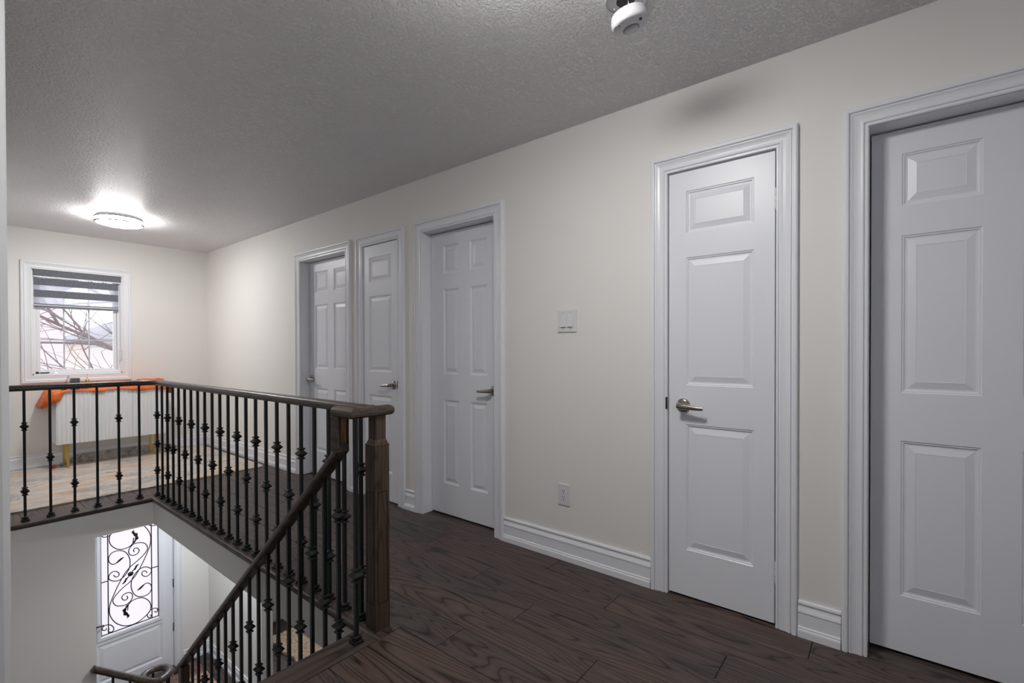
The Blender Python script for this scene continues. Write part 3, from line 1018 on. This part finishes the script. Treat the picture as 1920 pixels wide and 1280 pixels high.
# ------------------------------------------------------------------ ceiling lamps: the far one, and fill lights added out of view
def ceiling_lamp(x, y_, z, strength, label, r=.168, deep=0.0, col=(1.0, 0.985, 0.965)):
    t = thing('ceiling_light', label, 'ceiling light', (x, y_, z))
    MB().lathe([(r * 1.0, 0), (r * 1.02, -.006), (r * 1.0, -.020)], 40).build('base_plate', 'plastic', t)
    MB().lathe([(r * .93, -.020), (r * .955, -.026), (r * .955, -.058 - deep), (r * .93, -.068 - deep), (r * .8, -.074 - deep), (r * .4, -.077 - deep), (.001, -.078 - deep)], 48).build('diffuser', lampmat('lamp_diffuser', strength, col), t)
    for zz in (-.022, -.064):
        rb = MB()
        rs = []
        for k in range(49):
            a = 2 * PI * k / 48
            rs.append([((r + .010 + du) * math.cos(a), (r + .010 + du) * math.sin(a), zz + dz) for du, dz in ((-.003, -.005), (.003, -.005), (.003, .005), (-.003, .005))])
        rb.rings(rs, True, False, False).build('metal_ring', 'ringmetal', t)
    for k in range(3):
        a = 2 * PI * k / 3 + .55
        MB().tube([((r + .010) * math.cos(a), (r + .010) * math.sin(a), -.018), ((r + .010) * math.cos(a), (r + .010) * math.sin(a), -.068)], .003, 8).build('ring_post', 'ringmetal', t)
    return t


ceiling_lamp(1.165, 5.60, CEIL, LAMP_FAR, 'round flush ceiling light with two metal rings near the window')
ceiling_lamp(.95, .78, CEIL, FILL_NEAR, 'added round deep fill light above the stair head, out of frame', deep=.014)  # unseen lamp added to bring the near hallway up to brightness
ceiling_lamp(1.75, 5.75, -.21, FILL_FOYER, 'added round flush fill light over the lower foyer, out of view', col=(.92, .97, 1.0))  # hidden lamp added to light the foyer, tinted cool like daylight

ceiling_lamp(1.70, 3.95, -.21, FILL_LOW, 'added round flush fill light over the lower hallway beside the stairs, out of view')  # hidden lamp added to lift the dim stairwell wall

# ------------------------------------------------------------------ dangling smoke alarm and its ceiling box
jb = thing('junction_box', 'open round metal ceiling box with wires and a copper lead', 'junction box', (1.583, .739, CEIL))
MB().lathe([(.074, 0), (.074, -.004), (.069, -.006), (.066, -.003)], 40, cap1=False).build('mounting_ring', 'plastic', jb)
MB().lathe([(.066, -.0015), (.052, -.0025), (.030, -.0025)], 40, cap0=False, cap1=False).build('bracket_plate', 'steel', jb)
MB().lathe([(.032, -.0026), (.001, -.0027)], 32).build('box_opening', 'black', jb)
for dx, dy in ((-.045, -.018), (.040, -.032), (.012, .048)):
    MB().lathe([(.005, -.002), (.005, -.005), (.002, -.006)], 10, (dx, dy, 0)).build('screw', 'steel', jb)
al = thing('smoke_alarm', 'white round smoke alarm dangling tilted from the ceiling box', 'smoke alarm', (0, 0, 0))
nv = Vector((.219, -.151, -.964)).normalized()
e1 = Vector((.623, -.782, 0))
e1 = (e1 - nv * e1.dot(nv)).normalized()
zc = -nv
e2 = zc.cross(e1)
AC = Vector((1.571, .717, 2.35))
al.matrix_world = Matrix(((e1.x, e2.x, zc.x, AC.x), (e1.y, e2.y, zc.y, AC.y), (e1.z, e2.z, zc.z, AC.z), (0, 0, 0, 1)))
MB().lathe([(.050, .030), (.058, .028), (.0615, .022), (.0615, .014), (.0635, .012), (.0645, -.004), (.062, -.012), (.056, -.015), (.001, -.016)], 48).build('body', 'plastic', al)
for a0, a1 in ((1.2, 1.5), (1.9, 2.25), (2.5, 3.0), (.6, .9)):
    mb = MB()
    rs = []
    for k in range(7):
        a = a0 + (a1 - a0) * k / 6
        rs.append([(rr * math.cos(a), rr * math.sin(a), zz) for rr, zz in ((.0612, .016), (.0620, .016), (.0620, .0185), (.0612, .0185))])
    mb.rings(rs).build('vent_slot', 'steel', al)
def on_face(x, y_, z):
    v = Vector((x, y_, z))
    return (v.dot(e1), v.dot(e2), 0)


LP, BP, SP = on_face(.0176, .0067, .0029), on_face(-.0421, .0314, -.0145), on_face(-.0077, -.0402, .0045)
ln = MB().lathe([(.0270, -.0155), (.0270, -.0175), (.024, -.0215), (.014, -.0245), (.001, -.0255)], 32, LP).build('sensor_lens', plain('lens_grey', (.55, .55, .60), .2), al)
MB().lathe([(.0285, -.0155), (.0285, -.0175), (.0268, -.0175)], 32, LP, cap0=False, cap1=False).build('lens_rim', 'dark', ln)
bt = MB().lathe([(.0095, -.0155), (.0095, -.0170), (.008, -.0175), (.001, -.0175)], 24, BP).build('test_button', 'plastic', al)
MB().lathe([(.0110, -.0152), (.0110, -.0170), (.0095, -.0170)], 24, BP, cap0=False, cap1=False).build('button_rim', 'dark', bt)
for k in range(3):
    q = (SP[0] + (k - 1) * .002, SP[1] + (k - 1) * .006)
    MB().box(q[0] - .0045, q[0] + .0045, q[1] - .0014, q[1] + .0014, -.0166, -.015).build('sounder_slot', 'black', al)
wp = [AC + zc * .027, AC + zc * .04 + Vector((.004, 0, .01)), Vector((1.590, .725, 2.405)), Vector((1.590, .733, 2.436))]
inv = al.matrix_world.inverted()
MB().tube([tuple(inv @ p) for p in catmull(wp)], .0013, 6).build('copper_wire', 'copper', al)
for dx, mt in ((.006, 'black'), (-.006, 'plastic')):
    MB().tube([tuple(inv @ (p + Vector((dx, dx * .6, 0)))) for p in catmull(wp)], .0016, 6).build('wire', mt, al)

# ------------------------------------------------------------------ hall rug, sideboard and what stands on it
RX0, RX1, RY0, RY1 = .16, 2.205, 5.02, 6.785


def rug_mesh():
    mb = MB()
    nx, ny = 56, 50
    top = []
    for j in range(ny + 1):
        row = []
        for i in range(nx + 1):
            u, v_ = i / nx, j / ny
            x = RX0 + (RX1 - RX0) * u
            y_ = RY0 + (RY1 - RY0) * v_
            rr = .06
            for cx_, cy_, sx_, sy_ in ((RX1 - rr, RY0 + rr, 1, -1), (RX0 + rr, RY0 + rr, -1, -1)):
                dx, dy = (x - cx_) * sx_, (y_ - cy_) * sy_
                if dx > 0 and dy > 0:
                    l_ = math.hypot(dx, dy)
                    if l_ > rr:
                        x, y_ = cx_ + sx_ * dx * rr / l_, cy_ + sy_ * dy * rr / l_
            z = .011
            kx = min(1, max(0, (x - .90) / .15)) * min(1, max(0, (2.05 - x) / .25))
            c = max(0, (y_ - 6.752) / (RY1 - 6.752))
            z += .085 * kx * c * c * (3 - 2 * c)
            row.append((x, y_, z))
        top.append(row)
    vs = [p for r in top for p in r]
    n = len(vs)
    vs += [(x, y_, max(.0006, z - .010)) for x, y_, z in vs]
    fs = []
    k = nx + 1
    for j in range(ny):
        for i in range(nx):
            a = j * k + i
            fs += [(a, a + 1, a + k + 1, a + k), (n + a, n + a + k, n + a + k + 1, n + a + 1)]
    for i in range(nx):
        fs += [(i, n + i, n + i + 1, i + 1), (ny * k + i, ny * k + i + 1, n + ny * k + i + 1, n + ny * k + i)]
    for j in range(ny):
        a, b_ = j * k, j * k + nx
        fs += [(a, a + k, n + a + k, n + a), (b_, n + b_, n + b_ + k, b_ + k)]
    return mb.add(vs, fs, False)


tag(rug_mesh().build('area_rug', 'rug'), 'faded cream rug with blue grey and apricot patches behind the railing', 'rug')

SBX0, SBX1, SBY = .838, 1.757, 6.48
sb = thing('sideboard', 'white fluted sideboard on slim brass legs below the window', 'sideboard', (1.297, 6.635, .012))
ox, oy, oz = 1.297, 6.635, .012
MB().box(SBX0 - ox, SBX1 - ox, SBY + .018 - oy, 6.785 - oy, .255 - oz, .79 - oz).build('body', 'lacquer', sb, bevel=.006)
dw = (SBX1 - SBX0) / 3
for k in range(3):
    xa, xb = SBX0 + dw * k + .0012, SBX0 + dw * (k + 1) - .0012
    pr = []
    nf = 9
    for i in range(nf * 6 + 1):
        u = i / (nf * 6)
        ph = (u * nf) % 1.0
        pr.append((xa + (xb - xa) * u - ox, SBY - oy + .006 - .005 * math.sin(PI * ph)))
    pr += [(xb - ox, SBY + .018 - oy), (xa - ox, SBY + .018 - oy)]
    MB().rings([[(x, y_, .257 - oz) for x, y_ in pr], [(x, y_, .783 - oz) for x, y_ in pr]]).build('fluted_door', 'lacquer', sb)
for x in (.930, 1.668):
    for y_ in (6.535, 6.735):
        a, b_ = .0115, .0085
        MB().rings([[(x - ox + sx_ * q, y_ - oy + sy_ * q, z) for sx_, sy_ in ((-1, -1), (1, -1), (1, 1), (-1, 1))] for q, z in ((b_, 0), (a, .257 - oz))]).build('leg', 'gold', sb)

# orange cloth, one draped sheet with a lump over a box
cl = MB()
nx, ny = 60, 16
vs = []
for j in range(ny + 1):
    for i in range(nx + 1):
        x = .812 + (1.790 - .812) * i / nx
        y_ = 6.470 + (6.785 - 6.470) * j / ny
        z = .7935 + .0015 * math.sin(x * 41 + y_ * 23)
        k = min(1, max(0, (x - 1.525) / .02)) * min(1, max(0, (1.782 - x) / .02)) * min(1, max(0, (y_ - 6.55) / .02)) * min(1, max(0, (6.76 - y_) / .02))
        z += .080 * k
        vs.append((x, y_, z))
fs = [(j * (nx + 1) + i, j * (nx + 1) + i + 1, (j + 1) * (nx + 1) + i + 1, (j + 1) * (nx + 1) + i) for j in range(ny) for i in range(nx)]
# front edge hanging by a varying drop
drop = []
for i in range(nx + 1):
    x = vs[i][0]
    d = .008
    if x < .856: d = .112
    elif x < .90: d = .112 - (x - .856) / .044 * .100
    elif 1.12 < x < 1.21: d = .030
    elif 1.40 < x < 1.765: d = .030 + .006 * math.sin(x * 30)
    drop.append(d)
n0 = len(vs)
for m_ in range(1, 4):
    for i in range(nx + 1):
        x, y_, z = vs[i]
        vs.append((x, 6.468 - .003 * m_ * (drop[i] > .05), z - drop[i] * m_ / 3))
prev = list(range(nx + 1))
for m_ in range(3):
    cur = [n0 + m_ * (nx + 1) + i for i in range(nx + 1)]
    fs += [(prev[i], cur[i], cur[i + 1], prev[i + 1]) for i in range(nx)]
    prev = cur
# flap sticking out past the cabinet's end, and the short drop at the other end
left = [j * (nx + 1) for j in range(ny + 1)]
for m_, (dx, dz) in enumerate(((-.022, .002), (-.050, -.070), (-.080, -.140), (-.072, -.163), (-.020, -.145))):
    cur = []
    for j in range(ny + 1):
        x, y_, z = vs[j * (nx + 1)]
        wv_ = .006 * math.sin(j * 1.3 + m_)
        vs.append((x + dx + wv_ * .5, y_ + .002 * m_, z + dz + wv_))
        cur.append(len(vs) - 1)
    fs += [(left[j], left[j + 1], cur[j + 1], cur[j]) for j in range(ny)]
    left = cur
nfl = len(vs)
colz = [nfl - (ny + 1) * (5 - q) for q in range(5)]
fs.append(tuple([0] + colz + [n0 + 2 * (nx + 1)]))
right = [j * (nx + 1) + nx for j in range(ny + 1)]
for m_, (dx, dz) in enumerate(((.016, -.012), (.022, -.045), (.010, -.085))):
    cur = []
    for j in range(ny + 1):
        x, y_, z = vs[j * (nx + 1) + nx]
        vs.append((x + dx + .004 * math.sin(j), y_, z + dz))
        cur.append(len(vs) - 1)
    fs += [(right[j], cur[j], cur[j + 1], right[j + 1]) for j in range(ny)]
    right = cur
cl.add(vs, fs, True)
co = tag(cl.build('table_cloth', 'orange'), 'bright orange cloth draped over the white sideboard', 'cloth')
sd = co.modifiers.new('thickness', 'SOLIDIFY')
sd.thickness = .0025
sd.offset = 1

bx = thing('gift_box', 'small charcoal box on the orange cloth below the window', 'box', (.999, 6.615, .7995))
MB().box(-.035, .035, -.035, .035, 0, .092).build('carton', 'dark', bx, bevel=.002)
MB().box(-.0365, .0365, -.0365, .0365, .080, .116).build('lid', 'dark', bx, bevel=.002)
ins = thing('incense_holder', 'small holder with thin leaning incense sticks beside the dark box', 'incense holder', (.915, 6.615, .7995))
MB().lathe([(.022, 0), (.024, .006), (.012, .014), (.010, .02)], 20).build('base', 'darkmetal', ins)
for dx in (.0, -.006):
    MB().tube([(dx, 0, .018), (.045 + dx * 1.5, .004, .142)], .0017, 5).build('incense_stick', 'darkmetal', ins)
bell = thing('brass_bell', 'small brass bell ornament on the orange cloth', 'ornament', (1.098, 6.615, .7995))
MB().lathe([(.020, 0), (.021, .010), (.016, .03), (.015, .05), (.019, .060), (.017, .085), (.012, .098), (.006, .104), (.008, .110), (.004, .118), (.001, .122)], 20).build('bell_body', 'gold', bell)
MB().tube([(0, 0, .118), (.001, 0, .165)], .0011, 5).build('handle', 'gold', bell)
cd = thing('candle_tray', 'tiny pink tray between the dark box and the brass bell', 'tray', (1.062, 6.605, .7995))
MB().lathe([(.010, 0), (.014, .004), (.014, .055), (.012, .06)], 16).build('cup', plain('rose_enamel', (.62, .33, .30), .4), cd)
MB().box(-.002, .018, -.006, .006, .057, .062).build('spout', plain('dark_rose', (.35, .12, .11), .4), cd)

fw_ = thing('silk_rose', 'red artificial rose with green leaves lying on the rug by the cabinet leg', 'flower', (.86, 6.56, .012))
mb = MB()
for k in range(7):
    a = k * 2.4
    r = .012 + .002 * k
    mb.lathe([(.002, -.006), (.010, 0), (.013, .012), (.010, .022)], 8, (-.035 + .010 * math.cos(a), .012 * math.sin(a), .012 + .004 * (k % 2)))
mb.build('bloom', 'red', fw_)
for (dx, dy, an) in ((.005, .02, .4), (.012, -.01, -.5), (.022, .016, .9)):
    m2 = MB()
    pts = [(0, 0, 0), (.018, .010, .010), (.040, .0, .006), (.018, -.010, .010)]
    c_, s_ = math.cos(an), math.sin(an)
    q = [(dx + x * c_ - y_ * s_, dy + x * s_ + y_ * c_, .012 + z) for x, y_, z in pts]
    m2.rings([q, [(x, y_, z + .002) for x, y_, z in q]]).build('leaf', 'green', fw_)
MB().tube(catmull([(-.02, 0, .012), (.03, -.02, .010), (.075, -.07, .003)]), .0022, 6).build('stem', 'stem', fw_)

# ------------------------------------------------------------------ lower floor things
def shag(name, x0, x1, y0, y1, z0, th, mat, label, cat, nseg=26, amp=.010, rag=.012):
    rnd = random.Random(3)
    mb = MB()
    vs = []
    for j in range(nseg + 1):
        for i in range(nseg + 1):
            ex = rag if i in (0, nseg) else 0
            ey = rag if j in (0, nseg) else 0
            vs.append((x0 + (x1 - x0) * i / nseg + rnd.uniform(-ex, ex), y0 + (y1 - y0) * j / nseg + rnd.uniform(-ey, ey), z0 + th + rnd.uniform(-amp, amp)))
    n = len(vs)
    vs += [(x, y_, z0 + .0005) for x, y_, z in vs]
    k = nseg + 1
    fs = []
    for j in range(nseg):
        for i in range(nseg):
            a = j * k + i
            fs += [(a, a + 1, a + k + 1, a + k), (n + a, n + a + k, n + a + k + 1, n + a + 1)]
    for i in range(nseg):
        a, c = i, nseg * k + i
        fs += [(a, n + a, n + a + 1, a + 1), (c, c + 1, n + c + 1, n + c)]
        a, c = i * k, i * k + nseg
        fs += [(a, a + k, n + a + k, n + a), (c, n + c, n + c + k, c + k)]
    cx_, cy_ = (x0 + x1) / 2, (y0 + y1) / 2
    vs = [(x - cx_, y_ - cy_, z - z0) for x, y_, z in vs]
    return tag(mb.add(vs, fs).build(name, mat, None, (cx_, cy_, z0)), label, cat)


shag('shaggy_rug', 2.86, 3.75, 5.25, 6.42, LOW, .035, 'shag', 'shaggy beige rug on the lower floor seen between balusters', 'rug')
shag('entry_mat', 1.25, 2.12, 5.95, 6.72, LOW, .010, 'mat', 'patterned red and tan mat inside the front door', 'mat', 20, .0012, .002)

# ------------------------------------------------------------------ outdoors
struct(MB().box(-40, 40, F + .2, 70, -3.4, -3.2).build('ground', 'snow'), 'pale street ground outside the house', 'ground')


def house(x0, x1, y0, y1, z1, ridge, wallmat, label, wins, hip=0.0):
    t = thing('house', label, 'house', ((x0 + x1) / 2, y0, -3.2))
    bx_, by_ = (x0 + x1) / 2, y0
    hw = (x1 - x0) / 2
    MB().box(-hw, hw, 0, y1 - y0, 0, z1 + 3.2).build('house_wall', wallmat, t)
    zt = z1 + 3.2
    zr = ridge + 3.2
    e = .35
    d = y1 - y0
    MB().add([(-hw - e, -e, zt), (hw + e, -e, zt), (hw + e, d + e, zt), (-hw - e, d + e, zt), (-hw - e + hip, d / 2, zr), (hw + e - hip, d / 2, zr),
              (-hw - e, -e, zt - .15), (hw + e, -e, zt - .15), (hw + e, d + e, zt - .15), (-hw - e, d + e, zt - .15)],
             [(0, 1, 5, 4), (2, 3, 4, 5), (1, 2, 5), (3, 0, 4), (6, 9, 8, 7), (0, 6, 7, 1), (1, 7, 8, 2), (2, 8, 9, 3), (3, 9, 6, 0)]).build('house_roof', 'shingle', t)
    for (xa, xb, za, zb) in wins:
        f = MB().box(xa - bx_, xb - bx_, -.05, .02, za + 3.2, zb + 3.2).build('house_window', 'window_white', t)
        MB().box(xa + .08 - bx_, xb - .08 - bx_, -.07, -.04, za + .08 + 3.2, zb - .08 + 3.2).build('house_pane', 'dark', f)
    return t


house(-6.5, 3.05, 22, 31, 3.6, 6.2, 'siding', 'pale pink neighbouring house beyond the branches', [(-4.5, -3.2, .6, 2.2), (.8, 2.1, .6, 2.2)])
house(5.75, 17.0, 34, 44, 1.9, 4.4, 'brick', 'brick neighbouring house with grey shingle roof across the street', [(8.6, 10.0, -.6, 1.1), (12, 13.2, -.6, 1.1)], 5.2)

tree = thing('bare_tree', 'leafless grey tree with crossing branches outside the window', 'tree', (0, 0, 0))
rnd = random.Random(11)


def limb(mb, p, d, length, r, depth):
    pts = [Vector(p)]
    dd = Vector(d).normalized()
    n = 7
    for i in range(n):
        dd = (dd + Vector((rnd.uniform(-.16, .16), rnd.uniform(-.16, .16), rnd.uniform(-.10, .14)))).normalized()
        pts.append(pts[-1] + dd * (length / n))
    mb.tube(pts, [r * (1 - .75 * i / n) for i in range(n + 1)], 6)
    if depth > 0:
        for i in range(1, n + 1):
            for q in range(2 if depth > 1 else 1):
                if rnd.random() < .80:
                    t = (pts[i] - pts[i - 1]).normalized()
                    side = Vector((rnd.uniform(-1, 1), rnd.uniform(-1, 1), rnd.uniform(-.7, 1)))
                    limb(mb, pts[i], (t * .9 + side.normalized() * .9), length * rnd.uniform(.35, .55), r * .42, depth - 1)


tb = MB()
tb.tube([(4.6, 10.6, -3.2), (4.5, 10.5, -1.2), (4.2, 10.4, .2), (3.9, 10.3, 1.2), (3.7, 10.2, 3.0), (3.5, 10.2, 5.0)], [.16, .14, .12, .10, .07, .03], 10)
tb.build('trunk', 'bark', tree)
for p, d, l_, r in (((4.25, 10.4, .1), (-1, -.08, .36), 4.6, .050), ((4.2, 10.4, .3), (-1, .05, .24), 4.4, .034), ((4.0, 10.3, 1.0), (-1, -.1, .55), 4.0, .036),
                    ((4.4, 10.45, -.6), (-1, .0, .42), 4.6, .038), ((3.8, 10.2, 1.9), (-1, .1, .1), 3.6, .028), ((4.3, 10.4, -.2), (-.9, -.3, .62), 4.2, .032)):
    bmn = MB()
    limb(bmn, p, d, l_, r, 2)
    bmn.build('branch', 'bark', tree)
